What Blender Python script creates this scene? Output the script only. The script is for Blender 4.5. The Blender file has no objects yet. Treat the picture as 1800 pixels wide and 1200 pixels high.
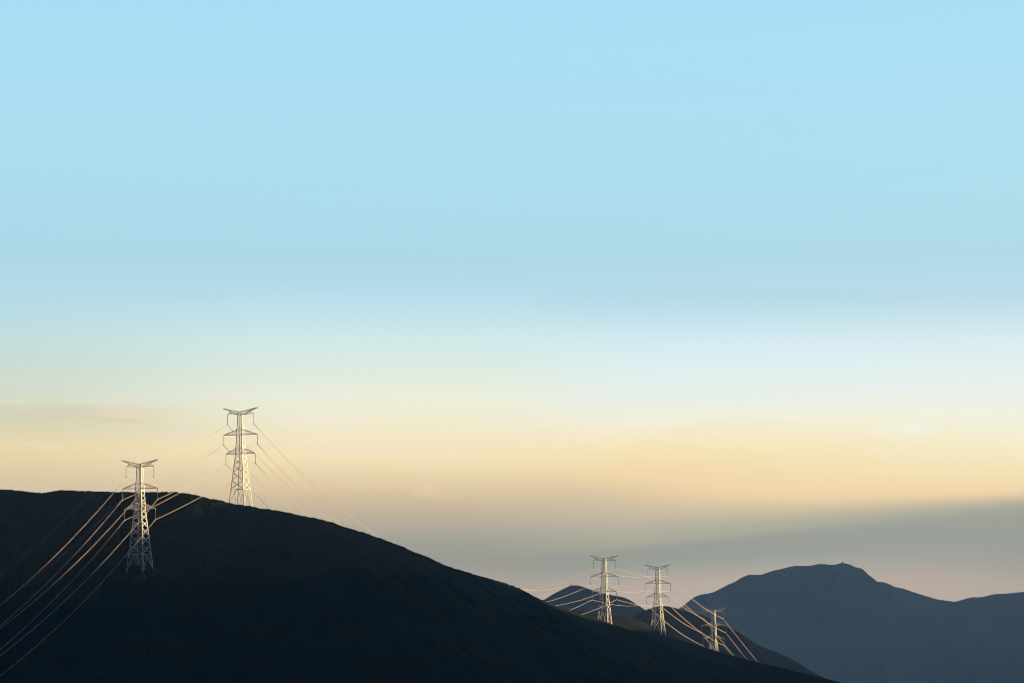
import bpy, bmesh, math, random
import numpy as np
from mathutils import Vector, Matrix, noise
from mathutils.bvhtree import BVHTree

random.seed(7)
SC = bpy.context.scene
COL = SC.collection
R = math.radians

# ------------------------------------------------------------------ camera
F = 5104.0            # focal length in pixels of an 1800 px wide frame (102 mm lens, a short telephoto)
HY = 1150.0           # row of the true horizon
CZ = 150.0            # camera height above the valley floor
cam_d = bpy.data.cameras.new('camera')
cam_d.sensor_width = 36.0
cam_d.lens = 36.0 * F / 1800.0
cam_d.shift_y = (HY - 600.0) / 1800.0
cam_d.clip_start = 1.0
cam_d.clip_end = 60000.0
cam = bpy.data.objects.new('camera', cam_d)
cam.location = (0, 0, CZ)
cam.rotation_euler = (R(90), 0, 0)
COL.objects.link(cam)
SC.camera = cam

# ------------------------------------------------------------------ exposure
SC.view_settings.view_transform = 'Standard'
SC.view_settings.look = 'None'
SC.view_settings.exposure = 1.0
SC.view_settings.gamma = 1.0
SC.view_settings.use_curve_mapping = False
SC.cycles.use_denoising = True
SC.cycles.use_adaptive_sampling = False
SC.cycles.filter_width = 0.95

# ------------------------------------------------------------------ sun
SUN_AZ = 20.0         # degrees beyond "square to the right", i.e. slightly behind the hills
SUN_EL = 4.0
sun_dir = Vector((math.cos(R(SUN_AZ)) * math.cos(R(SUN_EL)), math.sin(R(SUN_AZ)) * math.cos(R(SUN_EL)), math.sin(R(SUN_EL))))
sd = bpy.data.lights.new('sun', 'SUN')
sd.energy = 5.0
sd.angle = R(0.5)
sd.color = (1.0, 0.80, 0.44)
so = bpy.data.objects.new('sun', sd)
so.rotation_euler = sun_dir.to_track_quat('Z', 'Y').to_euler()
so.location = (0, 0, 900)
COL.objects.link(so)

# ------------------------------------------------------------------ sky
def lin(c):
    return tuple(((v / 255.0) / 12.92 if v / 255.0 <= 0.04045 else ((v / 255.0 + 0.055) / 1.055) ** 2.4) for v in c)

#SKYTABLE-BEGIN
UP = [(0, (168.5, 223.4, 252.4)), (100, (168.3, 225.5, 251.0)), (200, (171.7, 224.6, 248.3)), (300, (171.5, 225.2, 246.0)), (400, (172.5, 222.3, 243.9)), (455, (172.4, 219.6, 240.2)), (500, (180.3, 222.4, 245.0))]
SKY_LEFT = UP + [(561, (187.7, 226.4, 240.0)), (600, (197.5, 228.2, 232.2)), (645, (206.6, 227.6, 223.1)), (691, (215.2, 227.0, 210.5)), (720, (218.3, 225.4, 199.0)), (751, (222.6, 217.1, 184.0)), (775, (236.2, 223.9, 177.9)), (791, (244.3, 225.8, 174.8)), (841, (228.8, 209.9, 170.4)), (900, (213.2, 196.5, 167.3)), (1000, (199.7, 186.2, 174.4)), (1060, (206.0, 192.4, 180.5))]
SKY_MID = UP + [(525, (188.1, 225.2, 247.0)), (560, (199.2, 232.5, 246.4)), (605, (214.3, 241.5, 245.5)), (651, (226.6, 244.0, 236.8)), (700, (244.3, 249.1, 231.1)), (761, (253.1, 243.6, 211.1)), (805, (254.3, 237.4, 192.5)), (861, (230.1, 205.3, 160.1)), (881, (212.9, 190.8, 154.4)), (920, (182.1, 168.9, 146.4)), (950, (160.9, 157.0, 142.5)), (985, (151.8, 153.0, 144.4)), (1015, (178.1, 166.9, 156.2)), (1060, (196.3, 178.8, 166.0))]
SKY_RIGHT = UP + [(525, (182.2, 220.6, 242.0)), (560, (196.8, 230.0, 247.0)), (605, (217.1, 241.8, 255.0)), (650, (228.8, 247.2, 253.6)), (701, (239.0, 248.8, 247.2)), (750, (249.4, 250.5, 232.9)), (800, (255.0, 243.4, 203.6)), (840, (255.0, 234.3, 181.4)), (866, (253.2, 221.3, 168.7)), (876, (218.1, 198.2, 160.6)), (887, (177.1, 174.7, 153.1)), (904, (155.0, 157.5, 148.0)), (930, (152.5, 156.5, 147.0)), (960, (153.5, 159.5, 154.0)), (1000, (174.9, 171.6, 163.8)), (1030, (193.6, 180.9, 170.1)), (1060, (200.9, 186.1, 176.3))]
#SKYTABLE-END

w = bpy.data.worlds.new('World')
SC.world = w
w.use_nodes = True
nt = w.node_tree
nt.nodes.clear()
N = nt.nodes.new
L = nt.links.new

def math_node(tree, op, a, b=None, c=None, clamp=False):
    n = tree.nodes.new('ShaderNodeMath')
    n.operation = op
    n.use_clamp = clamp
    for i, v in enumerate((a, b, c)):
        if v is None:
            continue
        if isinstance(v, (int, float)):
            n.inputs[i].default_value = v
        else:
            tree.links.new(v, n.inputs[i])
    return n.outputs[0]

def map_node(tree, v, a, b, c, d, smooth=True):
    n = tree.nodes.new('ShaderNodeMapRange')
    n.interpolation_type = 'SMOOTHSTEP' if smooth else 'LINEAR'
    tree.links.new(v, n.inputs[0])
    for i, q in enumerate((a, b, c, d)):
        n.inputs[i + 1].default_value = q
    return n.outputs[0]

def M(op, a, b=None, c=None, clamp=False):
    return math_node(nt, op, a, b, c, clamp)

tc = N('ShaderNodeTexCoord')
sep = N('ShaderNodeSeparateXYZ')
L(tc.outputs['Generated'], sep.inputs[0])
dx, dy, dz = sep.outputs
horiz = M('SQRT', M('ADD', M('MULTIPLY', dx, dx), M('MULTIPLY', dy, dy)))
elev = M('DIVIDE', dz, M('MAXIMUM', horiz, 1e-4))                    # tangent of the elevation
az = M('ARCTAN2', dx, dy)                                             # 0 ahead, positive to the right

TMAX = 0.32
def ramp(table, fac):
    n = N('ShaderNodeValToRGB')
    cr = n.color_ramp
    cr.interpolation = 'LINEAR'
    pts = sorted((((HY - y) / F) / TMAX, lin(c)) for y, c in table)
    while len(cr.elements) < len(pts):
        cr.elements.new(0.5)
    for e, (p, c) in zip(cr.elements, pts):
        e.position = p
        e.color = (*c, 1)
    L(fac, n.inputs[0])
    return n.outputs[0]

# slow undulation of the layers, so that no band is ruler-straight
cmb = N('ShaderNodeCombineXYZ')
L(M('MULTIPLY', az, 9.0), cmb.inputs[0])
L(M('MULTIPLY', elev, 30.0), cmb.inputs[1])
nz = N('ShaderNodeTexNoise'); nz.inputs['Scale'].default_value = 1.0; nz.inputs['Detail'].default_value = 3
L(cmb.outputs[0], nz.inputs['Vector'])
wob = M('MULTIPLY', M('SUBTRACT', nz.outputs['Fac'], 0.5), 0.006)
e2 = M('ADD', elev, wob)
left = ramp(SKY_LEFT, M('DIVIDE', e2, TMAX))
# the shadow wedge on the right climbs with azimuth
edge = M('ADD', 0.0357, M('MULTIPLY', M('SUBTRACT', az, 0.02), 0.094))   # where the grey begins: it climbs to the right
soft = M('ADD', 0.16, M('MULTIPLY', 0.84, M('POWER', map_node(nt, az, 0.0, 0.176, 0.0, 1.0, False), 1.7)))                 # sharp on the right, melting away to the left
dd = M('SUBTRACT', M('ADD', elev, M('MULTIPLY', wob, 0.5)), edge)
near_e = map_node(nt, M('ABSOLUTE', dd), 0.018, 0.050, 1.0, 0.0)
up_t = M('MULTIPLY', M('MAXIMUM', dd, 0.0), soft)
dn_t = M('MULTIPLY', M('MINIMUM', dd, 0.0), M('ADD', 1.0, M('MULTIPLY', M('SUBTRACT', 1.0, soft), 1.4)))
edge_t = M('ADD', 0.0504, M('ADD', up_t, dn_t))
e3 = M('ADD', M('MULTIPLY', edge_t, near_e), M('MULTIPLY', elev, M('SUBTRACT', 1.0, near_e)))
right = ramp(SKY_RIGHT, M('DIVIDE', e3, TMAX))
mid = ramp(SKY_MID, M('DIVIDE', M('ADD', elev, M('MULTIPLY', wob, 0.7)), TMAX))
mixlm = N('ShaderNodeMix'); mixlm.data_type = 'RGBA'
L(map_node(nt, az, -0.185, -0.055, 0.0, 1.0), mixlm.inputs[0])
L(left, mixlm.inputs[6]); L(mid, mixlm.inputs[7])
mixlr = N('ShaderNodeMix'); mixlr.data_type = 'RGBA'
L(map_node(nt, az, -0.02, 0.05, 0.0, 1.0), mixlr.inputs[0])
L(mixlm.outputs[2], mixlr.inputs[6]); L(right, mixlr.inputs[7])
# thin cirrus streaks low over the hills
cm2 = N('ShaderNodeCombineXYZ')
L(M('MULTIPLY', az, 22.0), cm2.inputs[0])
L(M('MULTIPLY', elev, 190.0), cm2.inputs[1])
nz2 = N('ShaderNodeTexNoise'); nz2.inputs['Scale'].default_value = 1.0; nz2.inputs['Detail'].default_value = 7
nz2.inputs['Roughness'].default_value = 0.62; nz2.inputs['Distortion'].default_value = 0.9
L(cm2.outputs[0], nz2.inputs['Vector'])
streak = map_node(nt, nz2.outputs['Fac'], 0.55, 0.78, 0.0, 1.0)
band = M('MULTIPLY', map_node(nt, elev, 0.056, 0.072, 0.0, 1.0), map_node(nt, elev, 0.096, 0.080, 0.0, 1.0))
cl = N('ShaderNodeMix'); cl.data_type = 'RGBA'
L(M('MULTIPLY', M('MULTIPLY', streak, band), 0.80), cl.inputs[0])
L(mixlr.outputs[2], cl.inputs[6])
cl.inputs[7].default_value = (*lin((250, 238, 222)), 1)
# greyer bellies between the streaks
belly = map_node(nt, nz2.outputs['Fac'], 0.46, 0.30, 0.0, 1.0)
bl = N('ShaderNodeMix'); bl.data_type = 'RGBA'
L(M('MULTIPLY', M('MULTIPLY', belly, band), 0.09), bl.inputs[0])
L(cl.outputs[2], bl.inputs[6])
bl.inputs[7].default_value = (*lin((206, 200, 180)), 1)
# single wisps: bearing and height of each, its half length and half depth, density, tint
cm3 = N('ShaderNodeCombineXYZ')
L(M('MULTIPLY', az, 75.0), cm3.inputs[0])
L(M('MULTIPLY', elev, 420.0), cm3.inputs[1])
nz3 = N('ShaderNodeTexNoise'); nz3.inputs['Scale'].default_value = 1.0; nz3.inputs['Detail'].default_value = 8
nz3.inputs['Roughness'].default_value = 0.66; nz3.inputs['Distortion'].default_value = 1.6
L(cm3.outputs[0], nz3.inputs['Vector'])
wisp_n = map_node(nt, nz3.outputs['Fac'], 0.36, 0.58, 0.0, 1.0)
wob3 = M('MULTIPLY', M('SUBTRACT', nz3.outputs['Fac'], 0.5), 0.006)
sky_out = bl.outputs[2]
WISPS = [(70, 726, 240, 14, 0.6, (218, 208, 184)), (70, 711, 190, 5, 0.5, (244, 238, 220)), (190, 742, 110, 6, 0.7, (222, 208, 176)), (250, 725, 90, 16, 0.45, (246, 230, 200)), (400, 693, 60, 7, 0.6, (246, 243, 230)),
         (570, 742, 120, 7, 0.9, (252, 245, 226)), (1160, 745, 60, 6, 1.0, (250, 250, 246)), (1010, 753, 110, 4, 0.45, (248, 244, 230)), (1440, 753, 80, 5, 0.6, (249, 247, 238)),
         (1590, 758, 60, 12, 1.0, (252, 252, 248)), (1755, 742, 70, 6, 0.65, (246, 246, 242)), (1620, 790, 160, 7, 0.4, (252, 243, 212)), (770, 868, 50, 9, 0.5, (242, 212, 174)), (742, 862, 22, 6, 0.45, (242, 213, 176)),
         (690, 852, 120, 6, 0.8, (244, 218, 178)), (930, 862, 60, 5, 0.4, (236, 208, 168)), (520, 858, 90, 12, 0.3, (236, 206, 172)), (880, 720, 200, 7, 0.35, (246, 243, 226))]
for (px_, py_, hw, hh, dens, tint) in WISPS:
    u = M('DIVIDE', M('SUBTRACT', az, math.atan((px_ - 900) / F)), hw / F)
    v = M('DIVIDE', M('SUBTRACT', M('ADD', elev, wob3), (HY - py_) / F), hh / F)
    r2 = M('ADD', M('MULTIPLY', u, u), M('MULTIPLY', v, v))
    fac = M('MULTIPLY', M('MULTIPLY', map_node(nt, r2, 0.0, 1.6, 1.0, 0.0), wisp_n), dens)
    n_ = N('ShaderNodeMix'); n_.data_type = 'RGBA'
    L(fac, n_.inputs[0]); L(sky_out, n_.inputs[6]); n_.inputs[7].default_value = (*lin(tint), 1)
    sky_out = n_.outputs[2]

sky = N('ShaderNodeTexSky')
sky.sky_type = 'NISHITA'
sky.sun_disc = False
sky.sun_elevation = R(SUN_EL)
sky.sun_rotation = R(90.0 - SUN_AZ)
sky.altitude = 600
sky.dust_density = 0.3
sky.ozone_density = 4.0
bg_n = N('ShaderNodeBackground'); bg_n.inputs['Strength'].default_value = 0.045
L(sky.outputs[0], bg_n.inputs['Color'])
bg_g = N('ShaderNodeBackground'); bg_g.inputs['Strength'].default_value = 0.5
L(sky_out, bg_g.inputs['Color'])
mx = N('ShaderNodeMixShader')
# the layered glow belongs to the sunset quarter; elsewhere the clear dusk sky takes over
L(M('MULTIPLY', map_node(nt, elev, 0.23, 0.75, 1.0, 0.0), map_node(nt, M('ABSOLUTE', az), 0.28, 1.1, 1.0, 0.0)), mx.inputs[0])
L(bg_n.outputs[0], mx.inputs[1])
L(bg_g.outputs[0], mx.inputs[2])
wo = N('ShaderNodeOutputWorld')
L(mx.outputs[0], wo.inputs['Surface'])

# ------------------------------------------------------------------ helpers
def at(px, py, Y):
    """a point of the place from where it shows (1800 x 1200 photo) and how far away it stands"""
    return Vector(((px - 900.0) / F * Y, Y, CZ + (HY - py) / F * Y))

def tag(o, label=None, cat=None, group=None, kind=None):
    if label: o['label'] = label
    if cat: o['category'] = cat
    if group: o['group'] = group
    if kind: o['kind'] = kind
    return o

def mesh_obj(name, verts, faces, mat, parent=None, smooth=False):
    me = bpy.data.meshes.new(name)
    me.from_pydata([tuple(v) for v in verts], [], faces)
    me.validate()
    me.update()
    if smooth:
        me.polygons.foreach_set('use_smooth', [True] * len(me.polygons))
    me.materials.append(mat)
    o = bpy.data.objects.new(name, me)
    COL.objects.link(o)
    if parent: o.parent = parent
    return o

def empty(name, loc, rz=0.0):
    o = bpy.data.objects.new(name, None)
    o.location = loc
    o.rotation_euler = (0, 0, rz)
    o.empty_display_size = 2
    COL.objects.link(o)
    return o

def principled(name, col, rough=0.8, metal=0.0, spec=0.3):
    m = bpy.data.materials.new(name)
    m.use_nodes = True
    b = m.node_tree.nodes['Principled BSDF']
    b.inputs['Base Color'].default_value = (*col, 1)
    b.inputs['Roughness'].default_value = rough
    b.inputs['Metallic'].default_value = metal
    b.inputs['Specular IOR Level'].default_value = spec
    return m, m.node_tree, b

def noise_mix(tree, bsdf, c1, c2, scale, lo=0.4, hi=0.62, detail=6, stretch=(1, 1, 1), c3=None, scale3=0.02):
    t = tree.nodes.new('ShaderNodeTexCoord')
    mp = tree.nodes.new('ShaderNodeMapping')
    mp.inputs['Scale'].default_value = stretch
    tree.links.new(t.outputs['Object'], mp.inputs['Vector'])
    n = tree.nodes.new('ShaderNodeTexNoise')
    n.inputs['Scale'].default_value = scale
    n.inputs['Detail'].default_value = detail
    n.inputs['Roughness'].default_value = 0.65
    tree.links.new(mp.outputs[0], n.inputs['Vector'])
    f = map_node(tree, n.outputs['Fac'], lo, hi, 0, 1)
    mi = tree.nodes.new('ShaderNodeMix'); mi.data_type = 'RGBA'
    tree.links.new(f, mi.inputs[0])
    mi.inputs[6].default_value = (*c1, 1); mi.inputs[7].default_value = (*c2, 1)
    out = mi.outputs[2]
    if c3:
        n3 = tree.nodes.new('ShaderNodeTexNoise')
        n3.inputs['Scale'].default_value = scale3
        n3.inputs['Detail'].default_value = 5
        tree.links.new(mp.outputs[0], n3.inputs['Vector'])
        f3 = map_node(tree, n3.outputs['Fac'], 0.5, 0.68, 0, 1)
        m3 = tree.nodes.new('ShaderNodeMix'); m3.data_type = 'RGBA'
        tree.links.new(f3, m3.inputs[0])
        tree.links.new(out, m3.inputs[6])
        m3.inputs[7].default_value = (*c3, 1)
        out = m3.outputs[2]
    tree.links.new(out, bsdf.inputs['Base Color'])
    return n

def ground_mat(name, c1, c2, c3, scale, bump):
    m, t, b = principled(name, c1, 0.95, 0, 0.05)
    n = noise_mix(t, b, c1, c2, scale, 0.38, 0.66, 8, (1, 1, 2.0), c3, scale * 0.12)
    bp = t.nodes.new('ShaderNodeBump')
    bp.inputs['Strength'].default_value = 0.6
    bp.inputs['Distance'].default_value = bump
    t.links.new(n.outputs['Fac'], bp.inputs['Height'])
    t.links.new(bp.outputs[0], b.inputs['Normal'])
    return m

# ------------------------------------------------------------------ materials
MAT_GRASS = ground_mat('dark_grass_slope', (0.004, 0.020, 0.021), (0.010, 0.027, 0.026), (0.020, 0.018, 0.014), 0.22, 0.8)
MAT_SPUR = ground_mat('dry_grass_spur', (0.014, 0.019, 0.027), (0.019, 0.023, 0.031), (0.021, 0.020, 0.024), 0.10, 1.0)
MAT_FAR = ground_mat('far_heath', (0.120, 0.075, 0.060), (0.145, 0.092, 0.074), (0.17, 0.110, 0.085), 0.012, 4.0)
MAT_MOUNT = ground_mat('mountain_heath_painted_mist', (0.250, 0.165, 0.140), (0.290, 0.195, 0.160), (0.330, 0.230, 0.185), 0.010, 4.0)
# valley mist painted into the colour: lower slopes paler, with a wandering border
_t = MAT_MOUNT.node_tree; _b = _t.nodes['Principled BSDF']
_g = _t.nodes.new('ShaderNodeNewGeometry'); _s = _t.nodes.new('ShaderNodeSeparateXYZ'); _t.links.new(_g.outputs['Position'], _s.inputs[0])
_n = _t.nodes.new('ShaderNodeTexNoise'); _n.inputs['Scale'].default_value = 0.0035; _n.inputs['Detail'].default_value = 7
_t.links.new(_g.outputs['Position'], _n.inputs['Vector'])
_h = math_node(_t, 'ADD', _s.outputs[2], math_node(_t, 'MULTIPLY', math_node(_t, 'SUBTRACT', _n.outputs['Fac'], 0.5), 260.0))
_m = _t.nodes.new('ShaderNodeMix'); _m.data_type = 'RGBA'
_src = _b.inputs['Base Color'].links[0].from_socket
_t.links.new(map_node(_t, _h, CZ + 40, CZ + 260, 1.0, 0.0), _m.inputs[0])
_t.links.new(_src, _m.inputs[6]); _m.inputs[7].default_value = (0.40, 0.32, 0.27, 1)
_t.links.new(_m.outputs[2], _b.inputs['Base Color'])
MAT_VALLEY = ground_mat('valley_floor', (0.02, 0.022, 0.02), (0.03, 0.03, 0.024), (0.04, 0.034, 0.026), 0.008, 1.0)
MAT_SPOIL = ground_mat('turned_earth', (0.05, 0.046, 0.042), (0.075, 0.068, 0.06), (0.04, 0.036, 0.032), 0.9, 0.15)
MAT_ROCK = ground_mat('summit_rock', (0.03, 0.03, 0.03), (0.045, 0.043, 0.04), (0.02, 0.02, 0.02), 0.3, 0.3)

MAT_STEEL, _t, _b = principled('galvanised_steel', (0.62, 0.60, 0.56), 0.55, 0.0, 0.4)
noise_mix(_t, _b, (0.80, 0.78, 0.73), (0.62, 0.60, 0.56), 1.3, 0.35, 0.7)
MAT_WIRE, _t, _b = principled('weathered_aluminium_cable', (0.62, 0.50, 0.46), 0.5, 0.0, 0.4)
noise_mix(_t, _b, (0.78, 0.58, 0.50), (0.68, 0.50, 0.44), 0.5, 0.35, 0.7)
MAT_INS, _t, _b = principled('grey_glazed_porcelain', (0.34, 0.35, 0.36), 0.25, 0.0, 0.5)
noise_mix(_t, _b, (0.36, 0.37, 0.38), (0.28, 0.29, 0.30), 3.0, 0.35, 0.7)
MAT_CLAMP, _t, _b = principled('cast_clamp', (0.2, 0.19, 0.18), 0.5, 0.3, 0.5)
noise_mix(_t, _b, (0.22, 0.21, 0.20), (0.15, 0.14, 0.14), 3.0, 0.35, 0.7)
MAT_WALL, _t, _b = principled('whitewashed_wall', (0.75, 0.74, 0.72), 0.8)
noise_mix(_t, _b, (0.78, 0.77, 0.75), (0.66, 0.65, 0.62), 0.8, 0.35, 0.7)
MAT_ROOF, _t, _b = principled('dark_roof', (0.06, 0.05, 0.05), 0.8)
noise_mix(_t, _b, (0.06, 0.05, 0.05), (0.09, 0.08, 0.07), 0.8, 0.35, 0.7)

# ------------------------------------------------------------------ terrain
def interp(tab, x):
    xs, ys = zip(*tab)
    return np.interp(x, xs, ys)

def smooth(a, k):
    if k < 1: return a
    ker = np.exp(-0.5 * (np.arange(-3 * k, 3 * k + 1) / k) ** 2); ker /= ker.sum()
    return np.convolve(np.pad(a, 3 * k, mode='edge'), ker, mode='valid')

def fbm(x, y, s, octs=5, seed=0.0):
    return noise.fractal(Vector((x * s + seed, y * s - seed, seed * 0.37)), 0.9, 2.0, octs)

def ridge(name, pts, mat, f_slope, b_slope, f_len, b_len, rough, tuft, detail, rnd=6.0, seed=0.0, f_blend=0.5, rows=64, wash=None):
    """a hill as one sheet: the crest line (points of the place), its face towards the viewer and its far side"""
    P = np.array(pts)
    n = len(P)
    T = np.gradient(P[:, :2], axis=0)
    T[:, 0] = smooth(T[:, 0], 25); T[:, 1] = smooth(T[:, 1], 25)
    T /= np.linalg.norm(T, axis=1)[:, None] + 1e-9
    nf = np.stack([T[:, 1], -T[:, 0]], 1)
    nf = nf * (1 - f_blend) + np.array([0, -1.0]) * f_blend
    nf /= np.linalg.norm(nf, axis=1)[:, None]
    k = np.linspace(0, 1, rows)
    df = f_len * k ** 2.4
    db = b_len * np.linspace(0, 1, rows // 3) ** 2.0
    offs = [-d for d in db[:0:-1]] + list(df)
    verts = []
    for d in offs:
        for i in range(n):
            if d < 0:
                x = P[i, 0] + nf[i, 0] * d; y = P[i, 1] + nf[i, 1] * d
                drop = b_slope * (math.hypot(d, rnd) - rnd)
            else:
                x = P[i, 0] + nf[i, 0] * d; y = P[i, 1] + nf[i, 1] * d
                drop = f_slope * (math.hypot(d, rnd) - rnd)
            a = abs(d)
            z = P[i, 2] - drop
            g = min(1.0, a / (detail * 30.0))
            z += fbm(x, y, 1.0 / (detail * 10.0), 5, seed) * rough * g
            if wash and d > 0:   # gullies and shoulders running down the face
                z += math.sin(i * wash[0] + 3 * fbm(x, y, 1 / 90.0, 3, seed + 4)) * wash[1] * min(1.0, d / 60.0)
            z += fbm(x, y, 1.0 / detail, 3, seed + 9) * tuft * (0.35 + 0.65 * min(1.0, a / 3.0))
            verts.append((x, y, z))
    faces = []
    for r in range(len(offs) - 1):
        for i in range(n - 1):
            q = r * n + i
            faces.append((q, q + n, q + n + 1, q + 1))
    o = mesh_obj(name, verts, faces, mat, smooth=True)
    tag(o, kind='structure')
    return o

def crest_pixels(contour, depth, step, sm):
    px = np.arange(contour[0][0], contour[-1][0] + 0.1, step)
    py = smooth(interp(contour, px), sm)
    Y = smooth(interp(depth, px), max(2, int(50 / step)))
    return [tuple(at(a, b, c)) for a, b, c in zip(px, py, Y)]

# valley floor reaching the horizon
s = 17000.0
tag(mesh_obj('ground', [(-s, -3000, 0), (s, -3000, 0), (s, 30000, 0), (-s, 30000, 0)], [(0, 1, 2, 3)], MAT_VALLEY), kind='structure')

A_CONT = [(-700, 846), (-400, 852), (-150, 855), (0, 860), (22, 861), (40, 863), (60, 865.5), (75, 867), (88, 864), (105, 861.5), (130, 862),
          (170, 863.5), (205, 864.8), (245, 865), (300, 864.3), (318, 866), (330, 867.5), (345, 870), (358, 873), (370, 877), (383, 878),
          (400, 883), (408, 884), (416, 887), (430, 888), (438, 889.5), (447, 890), (452, 893), (460, 893.5), (480, 896), (510, 901), (530, 906.5),
          (560, 911.5), (585, 919), (605, 926.5), (630, 934), (655, 942), (680, 951), (700, 959), (725, 970), (745, 977), (770, 990),
          (805, 1002), (832, 1010), (858, 1017), (880, 1023), (900, 1031), (920, 1041), (940, 1051), (970, 1063), (1000, 1073), (1030, 1083),
          (1060, 1092), (1078, 1097.5), (1100, 1105), (1130, 1118), (1160, 1131), (1190, 1142), (1210, 1149), (1240, 1160), (1270, 1168),
          (1300, 1175), (1340, 1185), (1380, 1195), (1420, 1205), (1560, 1240), (1750, 1290)]
A_DEPTH = [(-700, 1560), (-400, 1600), (0, 1650), (246, 1660), (330, 1652), (424, 1650), (500, 1640), (614, 1662), (782, 1745), (931, 1895),
           (1000, 1995), (1063, 2108), (1250, 2150), (1400, 2190), (1750, 2250)]
A_PTS = crest_pixels(A_CONT, A_DEPTH, 1.8, 2)
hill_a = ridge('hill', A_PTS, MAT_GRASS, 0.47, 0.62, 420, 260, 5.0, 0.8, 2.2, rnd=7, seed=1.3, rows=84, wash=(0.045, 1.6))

B_CONT = [(860, 1035), (930, 1058), (990, 1068.5), (1010, 1071), (1037, 1075), (1067, 1080), (1092, 1082.5), (1117, 1087), (1132, 1093), (1147, 1102),
          (1167, 1112.5), (1185, 1120), (1200, 1126), (1233, 1136), (1263, 1144), (1300, 1155), (1335, 1164), (1367, 1171.5), (1400, 1179),
          (1433, 1187), (1480, 1199), (1560, 1222), (1700, 1262)]
B_DEPTH = [(860, 2230), (990, 2270), (1067, 2290), (1157, 2330), (1200, 2370), (1254, 2450), (1300, 2452), (1400, 2440), (1700, 2420)]
hill_b = ridge('hill', crest_pixels(B_CONT, B_DEPTH, 2.5, 2), MAT_SPUR, 0.50, 0.65, 420, 260, 4.0, 0.5, 3.2, rnd=6, seed=5.1, f_blend=0.7, rows=60, wash=(0.06, 1.4))

D_CONT = [(980, 1150), (1060, 1112), (1100, 1086), (1118, 1077), (1133, 1072), (1143, 1068.5), (1153, 1066), (1162, 1064.3), (1172, 1064), (1187, 1067.5),
          (1200, 1073), (1213, 1076), (1235, 1080), (1255, 1089), (1275, 1099), (1300, 1112), (1320, 1125), (1333, 1133), (1350, 1140), (1367, 1146.5),
          (1385, 1155), (1400, 1162.5), (1433, 1183), (1480, 1205), (1600, 1260)]
ridge('hill', crest_pixels(D_CONT, [(980, 4800), (1600, 4800)], 2.5, 2), MAT_FAR, 0.45, 0.5, 700, 500, 10.0, 0.8, 12.0, rnd=14, seed=8.2, f_blend=1.0, rows=50, wash=(0.05, 5))

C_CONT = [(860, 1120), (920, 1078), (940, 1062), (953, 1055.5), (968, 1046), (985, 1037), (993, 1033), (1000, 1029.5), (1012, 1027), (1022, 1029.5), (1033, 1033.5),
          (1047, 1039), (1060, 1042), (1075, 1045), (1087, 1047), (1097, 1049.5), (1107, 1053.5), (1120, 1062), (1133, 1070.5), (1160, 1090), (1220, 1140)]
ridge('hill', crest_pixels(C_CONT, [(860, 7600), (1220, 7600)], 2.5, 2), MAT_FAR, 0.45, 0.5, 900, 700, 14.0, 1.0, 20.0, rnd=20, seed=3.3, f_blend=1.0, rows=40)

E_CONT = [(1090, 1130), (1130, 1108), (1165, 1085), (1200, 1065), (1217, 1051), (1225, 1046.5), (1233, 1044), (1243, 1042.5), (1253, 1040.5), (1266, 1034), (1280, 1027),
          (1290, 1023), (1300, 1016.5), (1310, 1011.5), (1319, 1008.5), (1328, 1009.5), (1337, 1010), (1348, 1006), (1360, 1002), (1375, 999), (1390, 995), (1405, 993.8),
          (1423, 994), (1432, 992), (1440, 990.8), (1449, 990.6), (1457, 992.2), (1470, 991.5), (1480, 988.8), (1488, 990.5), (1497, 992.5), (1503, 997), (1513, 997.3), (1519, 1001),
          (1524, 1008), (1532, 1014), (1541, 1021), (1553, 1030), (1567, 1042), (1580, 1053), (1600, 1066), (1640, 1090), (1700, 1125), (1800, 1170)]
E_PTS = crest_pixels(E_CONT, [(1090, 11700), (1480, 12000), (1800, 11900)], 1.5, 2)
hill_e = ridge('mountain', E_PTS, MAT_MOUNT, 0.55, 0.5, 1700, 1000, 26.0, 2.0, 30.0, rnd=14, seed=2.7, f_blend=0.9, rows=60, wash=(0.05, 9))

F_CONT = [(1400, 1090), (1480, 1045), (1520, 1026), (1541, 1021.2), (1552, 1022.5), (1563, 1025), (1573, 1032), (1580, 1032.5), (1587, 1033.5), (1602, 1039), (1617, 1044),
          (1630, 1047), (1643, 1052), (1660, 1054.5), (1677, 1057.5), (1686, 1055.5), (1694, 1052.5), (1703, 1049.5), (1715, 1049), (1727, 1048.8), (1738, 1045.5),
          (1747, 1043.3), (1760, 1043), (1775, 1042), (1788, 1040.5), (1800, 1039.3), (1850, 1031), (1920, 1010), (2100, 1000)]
hill_f = ridge('mountain', crest_pixels(F_CONT, [(1400, 12900), (2100, 12900)], 2.5, 2), MAT_MOUNT, 0.5, 0.5, 1700, 1000, 20.0, 1.6, 30.0, rnd=14, seed=6.4, f_blend=1.0, rows=44, wash=(0.05, 6))

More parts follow.
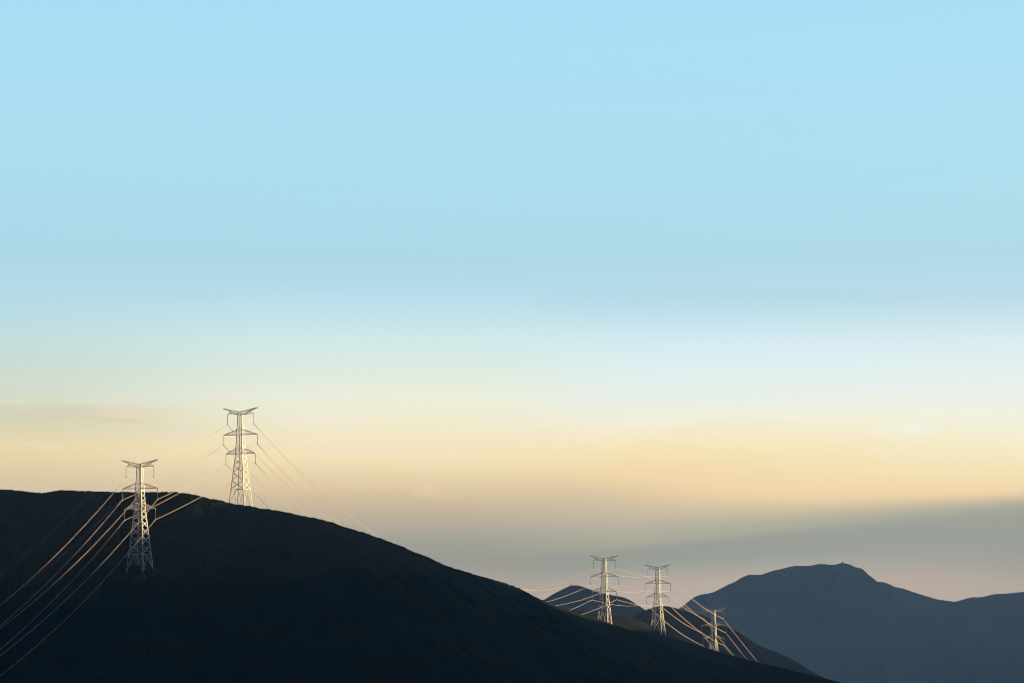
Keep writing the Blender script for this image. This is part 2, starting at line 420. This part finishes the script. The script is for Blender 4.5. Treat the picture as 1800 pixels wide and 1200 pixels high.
# unseen hill added on the sunset side, shaped to shade near slope and air
ca, sa = math.cos(R(SUN_AZ)), math.sin(R(SUN_AZ))
QH = [(-500, 1120, 110), (300, 1150, 120), (900, 1180, 105), (1150, 1200, 95), (1300, 1255, 92), (1400, 1285, 100), (1440, 1300, 109), (1480, 1315, 119), (1520, 1330, 135), (1545, 1340, 143), (1565, 1348, 146), (1608, 1365, 149), (1628, 1370, 134), (1649, 1380, 116),
      (1772, 1430, 88), (1860, 1465, 77), (1960, 1500, 70), (2149, 1570, 66), (2245, 1590, 43), (2330, 1600, 25), (2600, 1700, -60)]
qs = np.arange(-500, 2601, 6.0)
s_ = smooth(np.interp(qs, [a[0] for a in QH], [a[1] for a in QH]), 4)
h_ = np.interp(qs, [a[0] for a in QH], [a[2] for a in QH])
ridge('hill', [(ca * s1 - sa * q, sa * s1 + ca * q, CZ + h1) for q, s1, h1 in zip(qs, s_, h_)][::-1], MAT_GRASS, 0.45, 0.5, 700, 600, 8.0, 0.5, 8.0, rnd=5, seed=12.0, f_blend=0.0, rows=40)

# unseen mountain added beyond the right edge to keep sun off the far range
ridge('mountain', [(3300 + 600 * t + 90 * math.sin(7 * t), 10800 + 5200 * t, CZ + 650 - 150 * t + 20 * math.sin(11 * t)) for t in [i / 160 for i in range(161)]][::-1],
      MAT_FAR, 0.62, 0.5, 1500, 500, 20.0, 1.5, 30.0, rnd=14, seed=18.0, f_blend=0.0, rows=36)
# unseen hill added outside the picture to keep low sun off the middle distance
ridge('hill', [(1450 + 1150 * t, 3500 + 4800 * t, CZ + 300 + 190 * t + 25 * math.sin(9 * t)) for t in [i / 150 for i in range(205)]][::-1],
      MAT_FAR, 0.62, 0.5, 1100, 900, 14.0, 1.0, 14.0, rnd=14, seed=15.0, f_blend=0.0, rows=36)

def bvh_of(o):
    me = o.data
    return BVHTree.FromPolygons([v.co.copy() for v in me.vertices], [tuple(p.vertices) for p in me.polygons])
BVH = [bvh_of(hill_a), bvh_of(hill_b)]
def ground_z(x, y):
    z = 0.0
    for b in BVH:
        h = b.ray_cast(Vector((x, y, 900.0)), Vector((0, 0, -1)))
        if h[0] is not None: z = max(z, h[0].z)
    return z

# ------------------------------------------------------------------ pylons
class Bars:
    """collects flat steel bars; build() links them as one mesh"""
    def __init__(self):
        self.v, self.f = [], []
    def bar(self, p, q, wid, thk=None, nrm=(0, -1, 0)):
        p, q, nrm = Vector(p), Vector(q), Vector(nrm)
        d = q - p
        if d.length < 1e-4: return
        d.normalize()
        nrm = nrm - d * nrm.dot(d)
        if nrm.length < 1e-3:
            nrm = d.orthogonal()
        nrm.normalize()
        sd_ = d.cross(nrm)
        thk = thk or wid
        a, b = sd_ * wid * 0.5, nrm * thk * 0.5
        k = len(self.v)
        for e in (p, q):
            self.v += [e - a - b, e + a - b, e + a + b, e - a + b]
        self.f += [(k, k + 1, k + 2, k + 3), (k + 7, k + 6, k + 5, k + 4)]
        for i in range(4):
            j = (i + 1) % 4
            self.f.append((k + i, k + 4 + i, k + 4 + j, k + j))
    def build(self, name, mat, parent):
        bm = bmesh.new()
        vs = [bm.verts.new(v) for v in self.v]
        for f in self.f: bm.faces.new([vs[i] for i in f])
        bmesh.ops.recalc_face_normals(bm, faces=bm.faces)
        me = bpy.data.meshes.new(name)
        bm.to_mesh(me); bm.free()
        me.materials.append(mat)
        o = bpy.data.objects.new(name, me)
        COL.objects.link(o)
        o.parent = parent
        return o

def lathe(name, prof, seg, mat, parent, loc):
    v, f = [], []
    for r, z in prof:
        for i in range(seg):
            a = 2 * math.pi * i / seg
            v.append((r * math.cos(a) + loc[0], r * math.sin(a) + loc[1], z + loc[2]))
    for k in range(len(prof) - 1):
        for i in range(seg):
            j = (i + 1) % seg
            f.append((k * seg + i, k * seg + j, (k + 1) * seg + j, (k + 1) * seg + i))
    f.append(tuple(range(seg))[::-1])
    f.append(tuple((len(prof) - 1) * seg + i for i in range(seg)))
    return mesh_obj(name, v, f, mat, parent)

YAW = R(-24.0)
H_MID, H_LOW = 15.2, 26.0
INS = 5.9
W_LEG, W_MAIN, W_DIAG, W_THIN = 0.38, 0.26, 0.20, 0.11

def width(h):
    if h <= 4: return 2.6
    if h <= H_LOW: return 2.6 + (h - 4) * (4.5 - 2.6) / (H_LOW - 4)
    return 4.5 + (h - H_LOW) * 0.187

def angle(bars, p, q, sx, sy):
    """a corner leg of angle steel: one flange in each of the two faces that meet there"""
    k = W_LEG * 0.5
    bars.bar(p - Vector((sx * k, 0, 0)), q - Vector((sx * k, 0, 0)), W_LEG, 0.05, (0, sy, 0))
    if sx > 0:
        bars.bar(p - Vector((0, sy * (k + 0.03), 0)), q - Vector((0, sy * (k + 0.03), 0)), W_LEG, 0.05, (sx, 0, 0))

def make_pylon(px, py, Y, belt, label, base_drop):
    top = at(px, py, Y)                       # centre of the line between the two horn tips
    gz = ground_z(top.x, top.y) if base_drop is None else top.z - base_drop
    root = empty('transmission_pylon', (top.x, top.y, gz), YAW)
    tag(root, label, 'pylon', 'transmission pylons on the ridge')
    Zt = top.z - gz                           # tip height in local coordinates
    def C(h, sx, sy):
        return Vector((sx * width(h) / 2, sy * width(h) / 2, Zt - h))
    faces = [((-1, -1), (1, -1), (0, -1, 0)), ((1, -1), (1, 1), (1, 0, 0)), ((1, 1), (-1, 1), (0, 1, 0)), ((-1, 1), (-1, -1), (-1, 0, 0))]
    hb = H_LOW + belt
    levels = [2.1, 4.0, 6.2, 8.3, 10.3, 12.3, 15.2, 17.6, 20.3, 23.0, 26.0]
    h = H_LOW
    n_low = max(1, int(round(belt / 4.3)))
    wts = [1.0 + 0.16 * i for i in range(n_low)]
    for wt in wts:
        h += belt * wt / sum(wts); levels.append(h)
    levels[-1] = hb
    b = Bars()
    for (sx, sy) in ((-1, -1), (1, -1), (1, 1), (-1, 1)):
        for h0, h1 in ((2.1, 4.0), (4.0, H_LOW), (H_LOW, hb)):
            angle(b, C(h0, sx, sy), C(h1, sx, sy), sx, sy)
    for h0, h1 in zip(levels[:-1], levels[1:]):
        for (a, c, nn) in faces:
            A0, C0, A1, C1 = C(h0, *a), C(h0, *c), C(h1, *a), C(h1, *c)
            darkened_left_face = nn[0] < 0
            if darkened_left_face: nn = (0.15, -1, 0)        # left-face bars turned so their unlit sides show, for a darker face
            wd = {(0, -1, 0): 0.38, (1, 0, 0): 0.38}.get(tuple(nn), 0.12) * min(1.0, max(0.45, width(h1) / 6.5))   # widened on the two faces seen, so their lit and dark bars show
            b.bar(A0, C1, wd, 0.04, nn); b.bar(C0 - Vector(nn) * 0.05, A1 - Vector(nn) * 0.05, wd, 0.04, nn)
            if h0 in (2.1, 4.0, 12.3, 15.2, 23.0, H_LOW):
                b.bar(A0, C0, W_DIAG, 0.06, nn)
            if h1 > H_LOW + 6:              # secondary bracing of the wide panels
                mid = (A0 + C1 + C0 + A1) / 4
                b.bar((A0 + A1) / 2, (A0 + mid) / 2, W_THIN, 0.08, nn); b.bar((C0 + C1) / 2, (C0 + mid) / 2, W_THIN, 0.08, nn)
                b.bar((A0 + A1) / 2, (A1 + mid) / 2, W_THIN, 0.08, nn); b.bar((C0 + C1) / 2, (C1 + mid) / 2, W_THIN, 0.08, nn)
    for (a, c, nn) in faces:
        b.bar(C(hb, *a), C(hb, *c), W_MAIN, 0.14, nn)
    b.bar(C(hb, -1, -1), C(hb, 1, 1), W_THIN); b.bar(C(hb, 1, -1), C(hb, -1, 1), W_THIN)
    b.build('tower_body', MAT_STEEL, root)
    # splayed legs, each reaching its own ground level
    rot = Matrix.Rotation(YAW, 3, 'Z')
    for (sx, sy) in ((-1, -1), (1, -1), (1, 1), (-1, 1)):
        p0 = C(hb, sx, sy)
        d = C(hb + 1, sx, sy) - p0
        k = 1.0
        while k < 40:
            q = rot @ (p0 + d * k)
            if q.z + gz < ground_z(top.x + q.x, top.y + q.y) - 0.4 or (base_drop is not None and p0.z - k < -0.4): break
            k += 0.25
        k = max(k, 2.0)
        foot = p0 + d * k
        l = Bars()
        angle(l, p0, foot, sx, sy)
        for ax in (0, 1):
            mid = p0.copy(); mid[ax] = 0.0
            nn = (0, sy, 0) if ax == 0 else (sx, 0, 0)
            l.bar(mid, foot, W_MAIN * 0.9, 0.14, nn)
            for t0, t1 in ((0.28, 0.28), (0.58, 0.58)):
                l.bar(p0.lerp(foot, t0), mid.lerp(foot, t1), W_THIN, 0.08, nn)
            l.bar(p0, mid.lerp(foot, 0.28), W_THIN, 0.08, nn)
            l.bar(p0.lerp(foot, 0.28), mid.lerp(foot, 0.58), W_THIN, 0.08, nn)
        l.build('leg', MAT_STEEL, root)
    # cross-arms
    def arm(name, tipx, htip, hup, hlow, sgn, n=5):
        m = Bars()
        tip = Vector((sgn * tipx, 0, Zt - htip))
        for sy in (-1, 1):
            lo, up = C(hlow, sgn, sy), C(hup, sgn, sy)
            m.bar(lo, tip, W_MAIN, 0.2, (0, 0, 1)); m.bar(up, tip, W_MAIN * 0.9, 0.2, (0, sy, 0))
            for i in range(1, n):
                t0 = i / n
                m.bar(lo.lerp(tip, t0), up.lerp(tip, t0), W_THIN, 0.1, (0, sy, 0))
                m.bar(lo.lerp(tip, t0), up.lerp(tip, (i - 1) / n), W_THIN, 0.1, (0, sy, 0))
        for i in range(0, n - 1):
            a, c = C(hlow, sgn, -1), C(hlow, sgn, 1)
            m.bar(a.lerp(tip, i / n), c.lerp(tip, (i + 1) / n), W_THIN, 0.1, (0, 0, 1))
            m.bar(c.lerp(tip, i / n), a.lerp(tip, (i + 1) / n), W_THIN, 0.1, (0, 0, 1))
        m.bar(tip, tip + Vector((0, 0, -0.5)), 0.3, 0.25, (0, 1, 0))
        m.build(name, MAT_STEEL, root)
        return tip
    att = {}
    for sgn, sn in ((-1, 'L'), (1, 'R')):
        tips = {}
        tips['mid'] = arm('crossarm', 10.95, H_MID, 12.3, H_MID, sgn, 6)
        tips['low'] = arm('crossarm', 9.55, H_LOW, 23.0, H_LOW, sgn, 5)
        peak = arm('earth_wire_horn', 11.2, 0.0, 2.1, 4.0, sgn, 7)
        m = Bars()                            # bracket under the horn that carries the top phase
        tp = Vector((sgn * 8.6, 0, Zt - 3.45))
        for sy in (-1, 1):
            m.bar(C(3.6, sgn, sy), tp, W_MAIN * 0.9, 0.18, (0, 0, 1))
            root_up = C(4.0, sgn, sy).lerp(peak, 0.46)
            m.bar(root_up, tp, W_MAIN * 0.9, 0.18, (0, sy, 0))
            for t0 in (0.35, 0.7):
                m.bar(C(3.6, sgn, sy).lerp(tp, t0), C(4.0, sgn, sy).lerp(peak, 0.2 + 0.3 * t0), W_THIN, 0.1, (0, sy, 0))
        m.bar(tp, tp + Vector((0, 0, -0.45)), 0.3, 0.25, (0, 1, 0))
        m.build('phase_bracket', MAT_STEEL, root)
        tips['top'] = tp
        for lev in ('top', 'mid', 'low'):
            t = tips[lev]
            prof = [(0.07, -0.35)]
            n = 20
            for i in range(n):
                z = -0.6 - i * (INS - 1.1) / n
                prof += [(0.09, z), (0.22, z - 0.07), (0.20, z - 0.14), (0.09, z - 0.16)]
            prof += [(0.07, -INS + 0.3)]
            ins = lathe('insulator_string', prof, 8, MAT_INS, root, t)
            cb = Bars()
            e = t + Vector((0, 0, -INS))
            cb.bar(e + Vector((-0.38, 0, 0.28)), e + Vector((0.38, 0, 0.28)), 0.22, 0.14, (0, 1, 0))
            for q in (-0.28, 0.28):
                cb.bar(e + Vector((q, -0.45, 0)), e + Vector((q, 0.45, 0)), 0.2, 0.24, (0, 0, 1))
                cb.bar(e + Vector((q, 0, 0.3)), e + Vector((q, 0, 0)), 0.12, 0.12)
            cb.build('clamp', MAT_CLAMP, ins)
            att[(lev, sn)] = Matrix.Translation(root.location) @ rot.to_4x4() @ e
        att[('earth', sn)] = Matrix.Translation(root.location) @ rot.to_4x4() @ (peak + Vector((0, 0, -0.5)))
    return root, att

PYL = []
PYL.append(make_pylon(246.0, 808.0, 1546.0, 24.2, 'pylon on the near dark slope, lit golden above and blue in shade at its feet', None))
PYL.append(make_pylon(423.0, 716.7, 1655.0, 20.3, 'tallest standing pylon on top of the near hill crest, dark lattice against pale sky', None))
PYL.append(make_pylon(1062.3, 976.0, 2110.0, 14.0, 'pylon where the dark hill edge meets the small far hill, left of the distant three', None))
PYL.append(make_pylon(1156.3, 991.6, 2330.0, 17.5, 'middle pylon of the distant three, on the lower spur below the saddle', None))
PYL.append(make_pylon(1254.3, 1067.5, 2450.0, 3.5, 'lowest and rightmost pylon, pale against the blue mountain face', None))
ATT = [p[1] for p in PYL]
# next attachment points of the line beyond the left edge and beyond the far ridge
ATT_IN = {k: v + Vector((-126.0, -270.0, -127.0)) for k, v in ATT[0].items()}
ATT_OUT = {k: v + Vector((140.0, 300.0, -126.0)) for k, v in ATT[4].items()}

# ------------------------------------------------------------------ cables
def tube(pts, r, seg=6):
    v, f = [], []
    n = len(pts)
    for i, p in enumerate(pts):
        d = (pts[min(i + 1, n - 1)] - pts[max(i - 1, 0)]).normalized()
        sx = d.cross(Vector((0, 0, 1))).normalized()
        up = sx.cross(d)
        for k in range(seg):
            a = 2 * math.pi * k / seg
            v.append(p + sx * (r * math.cos(a)) + up * (r * math.sin(a)))
    for i in range(n - 1):
        for k in range(seg):
            j = (k + 1) % seg
            f.append((i * seg + k, i * seg + j, (i + 1) * seg + j, (i + 1) * seg + k))
    f.append(tuple(range(seg))[::-1]); f.append(tuple((n - 1) * seg + k for k in range(seg)))
    return v, f

R_COND, R_EARTH = 0.078, 0.007
ARM = Vector((math.cos(YAW), math.sin(YAW), 0))
def sag_curve(a, b, sag, n):
    return [a.lerp(b, i / n) + Vector((0, 0, -4 * sag * (i / n) * (1 - i / n))) for i in range(n + 1)]

LEV = {'top': 'upper', 'mid': 'middle', 'low': 'lower'}
SID = {'L': 'left', 'R': 'right'}
def span(a_att, b_att, sag, where, group, rc=R_COND):
    for (lev, sn), a in a_att.items():
        b = b_att[(lev, sn)]
        n = 40
        if lev == 'earth':
            pts = sag_curve(a, b, sag * 0.8, n)
            v, f = tube([p - a for p in pts], R_EARTH, 5)
            o = mesh_obj('earth_wire', v, f, MAT_WIRE, smooth=True)
            o.location = a
            tag(o, f'{SID[sn]} thin earth wire {where}', 'earth wire', 'earth wires ' + group)
            continue
        root = empty('power_cable', a)
        tag(root, f'{LEV[lev]} {SID[sn]} twin cable {where}', 'power cable', 'twin cables ' + group)
        pts = sag_curve(a, b, sag, n)
        for q in (-0.28, 0.28):
            v, f = tube([p + ARM * q - a for p in pts], rc)
            mesh_obj('conductor', v, f, MAT_WIRE, root, smooth=True)
        ln = (b - a).length
        k = max(1, int(ln / 70))
        for i in range(1, k + 1):
            t = i / (k + 1)
            p = a.lerp(b, t) + Vector((0, 0, -4 * sag * t * (1 - t))) - a
            sb = Bars(); sb.bar(p - ARM * 0.28, p + ARM * 0.28, 0.12, 0.16, (0, 0, 1))
            sb.build('spacer', MAT_CLAMP, root)

span(ATT[0], ATT_IN, 21.6, 'dropping left from the pylon with blue shaded feet', 'left of the near pylon', 0.045)
span(ATT[0], ATT[1], 1.6, 'between the pylon with shaded feet and the crest pylon', 'between the two near pylons', 0.045)
span(ATT[1], ATT[2], 47.0, 'falling right from the crest pylon behind the hill', 'behind the near hill')
span(ATT[2], ATT[3], 2.6, 'between left and middle pylons of the distant three', 'between the first distant pylons', 0.095)
span(ATT[3], ATT[4], 3.4, 'between the middle distant pylon and the rightmost pylon', 'between the last distant pylons', 0.08)
span(ATT[4], ATT_OUT, 6.0, 'running down right from the rightmost pylon', 'right of the last pylon')

# ------------------------------------------------------------------ turned earth at the near pylon's feet
def mound(px, py, Y, rx, ry, label, seed):
    c = at(px, py, Y)
    v, f = [], []
    rings, seg = 7, 26
    for i in range(rings + 1):
        t = i / rings
        for k in range(seg):
            a = 2 * math.pi * k / seg
            rr = t * (1 + 0.28 * noise.noise(Vector((math.cos(a) * 1.4 + seed, math.sin(a) * 1.4, seed))))
            x, y = c.x + rx * rr * math.cos(a), c.y + ry * rr * math.sin(a)
            hgt = 0.55 * (1 - t * t) + 0.22 * noise.noise(Vector((x * 0.9, y * 0.9, seed))) * (1 - t) - (0.35 if i == rings else 0)
            v.append((x, y, ground_z(x, y) + hgt))
    for i in range(rings):
        for k in range(seg):
            j = (k + 1) % seg
            f.append((i * seg + k, i * seg + j, (i + 1) * seg + j, (i + 1) * seg + k))
    o = mesh_obj('earth_mound', v, f, MAT_SPOIL, smooth=True)
    tag(o, label, 'earth mound', 'turned earth at the pylon feet')
def foot_mound(sx, sy, ox, oy, rx, ry, label, seed):
    rt = PYL[0][0]
    p = Matrix.Rotation(YAW, 3, 'Z') @ Vector((sx * 5.4, sy * 5.4, 0)) + rt.location
    x, y = p.x + ox, p.y + oy
    z = ground_z(x, y)
    mound(900 + x / y * F, HY - (z - CZ) / y * F, y, rx, ry, label, seed)
foot_mound(-1, -1, -2.2, -3.4, 4.2, 2.8, 'pale patch of turned earth below the left foot of the shaded pylon', 1.0)
foot_mound(1, -1, -1.4, -4.6, 4.0, 3.6, 'pale patch of turned earth below the front foot of the shaded pylon', 2.0)
foot_mound(1, 1, 2.2, -2.0, 3.4, 2.6, 'pale patch of turned earth beside the right foot of the shaded pylon', 3.0)

# ------------------------------------------------------------------ small things on the far summits
def box_v(cx, cy, z0, z1, sx, sy):
    v = [(cx + a * sx / 2, cy + b * sy / 2, z) for z in (z0, z1) for a, b in ((-1, -1), (1, -1), (1, 1), (-1, 1))]
    f = [(3, 2, 1, 0), (4, 5, 6, 7), (0, 1, 5, 4), (1, 2, 6, 5), (2, 3, 7, 6), (3, 0, 4, 7)]
    return v, f
def gable(cx, cy, z0, z1, sx, sy):
    x, y = sx / 2 + 0.4, sy / 2 + 0.4
    v = [(cx - x, cy - y, z0), (cx + x, cy - y, z0), (cx + x, cy + y, z0), (cx - x, cy + y, z0), (cx - x, cy, z1), (cx + x, cy, z1)]
    return v, [(3, 2, 1, 0), (0, 1, 5, 4), (2, 3, 4, 5), (0, 4, 3), (1, 2, 5)]
p = at(1480.5, 988.8, 11980.0)
st = empty('summit_station', p)
tag(st, 'tiny station with a mast on the highest point of the blue mountain', 'summit station')
v, f = box_v(0, 0, -4, 2.4, 5, 6); mesh_obj('wall', v, f, MAT_ROCK, st)
v, f = gable(0, 0, 2.4, 3.8, 5, 6); mesh_obj('roof', v, f, MAT_ROOF, st)
mb = Bars(); mb.bar((0, 0, 2.8), (0, 0, 7.5), 1.0); mb.bar((-1.0, 0, 6.0), (1.0, 0, 6.0), 0.4); mb.build('mast', MAT_ROOF, st)
bm_ = bvh_of(hill_e)
ff = bvh_of(hill_f)
d = (at(1542.0, 1029.2, 9000) - cam.location).normalized()
hits = [h for h in (bm_.ray_cast(cam.location, d), ff.ray_cast(cam.location, d)) if h[0] is not None]
hp = min(hits, key=lambda h: h[3])[0] if hits else at(1542, 1029.2, 12000)
hut = empty('mountain_hut', hp)
tag(hut, 'tiny whitewashed hut below the right shoulder of the blue mountain', 'hut')
v, f = box_v(0, 0, -2, 3.4, 4.4, 4); mesh_obj('wall', v, f, MAT_WALL, hut)
v, f = gable(0, 0, 3.4, 4.4, 4.4, 4); mesh_obj('roof', v, f, MAT_WALL, hut)

def rock(px, py, Y, sx, sy, sz, label, seed):
    bm = bmesh.new()
    bmesh.ops.create_icosphere(bm, subdivisions=3, radius=1.0)
    for vv in bm.verts:
        k = 1 + 0.3 * noise.fractal(vv.co * 1.3 + Vector((seed, 0, 0)), 0.9, 2, 4)
        vv.co = Vector((vv.co.x * sx * k, vv.co.y * sy * k, vv.co.z * sz * k))
    me = bpy.data.meshes.new('summit_rock'); bm.to_mesh(me); bm.free()
    me.materials.append(MAT_ROCK)
    o = bpy.data.objects.new('summit_rock', me); COL.objects.link(o)
    o.location = at(px, py, Y)
    tag(o, label, 'rock')
rock(1439.5, 991.0, 11965, 3.2, 4, 2.6, 'left of two rocks on the flat left summit of the blue mountain', 1)
rock(1448.5, 990.9, 11975, 3.0, 4, 2.2, 'right of two rocks on the flat left summit of the blue mountain', 2)
rock(1003.5, 1028.6, 7590, 5.5, 5, 2.6, 'low rock on the top of the small far hill', 3)

# ------------------------------------------------------------------ haze
HAZE = 4.1e-5
hv, hf = box_v(0, 8250, -1, CZ + 720, 24000, 17100)
hm = bpy.data.materials.new('haze')
hm.use_nodes = True
ht = hm.node_tree
ht.nodes.clear()
pv = ht.nodes.new('ShaderNodeVolumePrincipled')
pv.inputs['Color'].default_value = (0.50, 0.63, 0.86, 1)
pv.inputs['Absorption Color'].default_value = (1, 1, 1, 1)
pv.inputs['Density'].default_value = HAZE
pv.inputs['Anisotropy'].default_value = 0.7
ho = ht.nodes.new('ShaderNodeOutputMaterial')
ht.links.new(pv.outputs[0], ho.inputs['Volume'])
hz = mesh_obj('haze', hv, hf, hm)
tag(hz, kind='stuff')
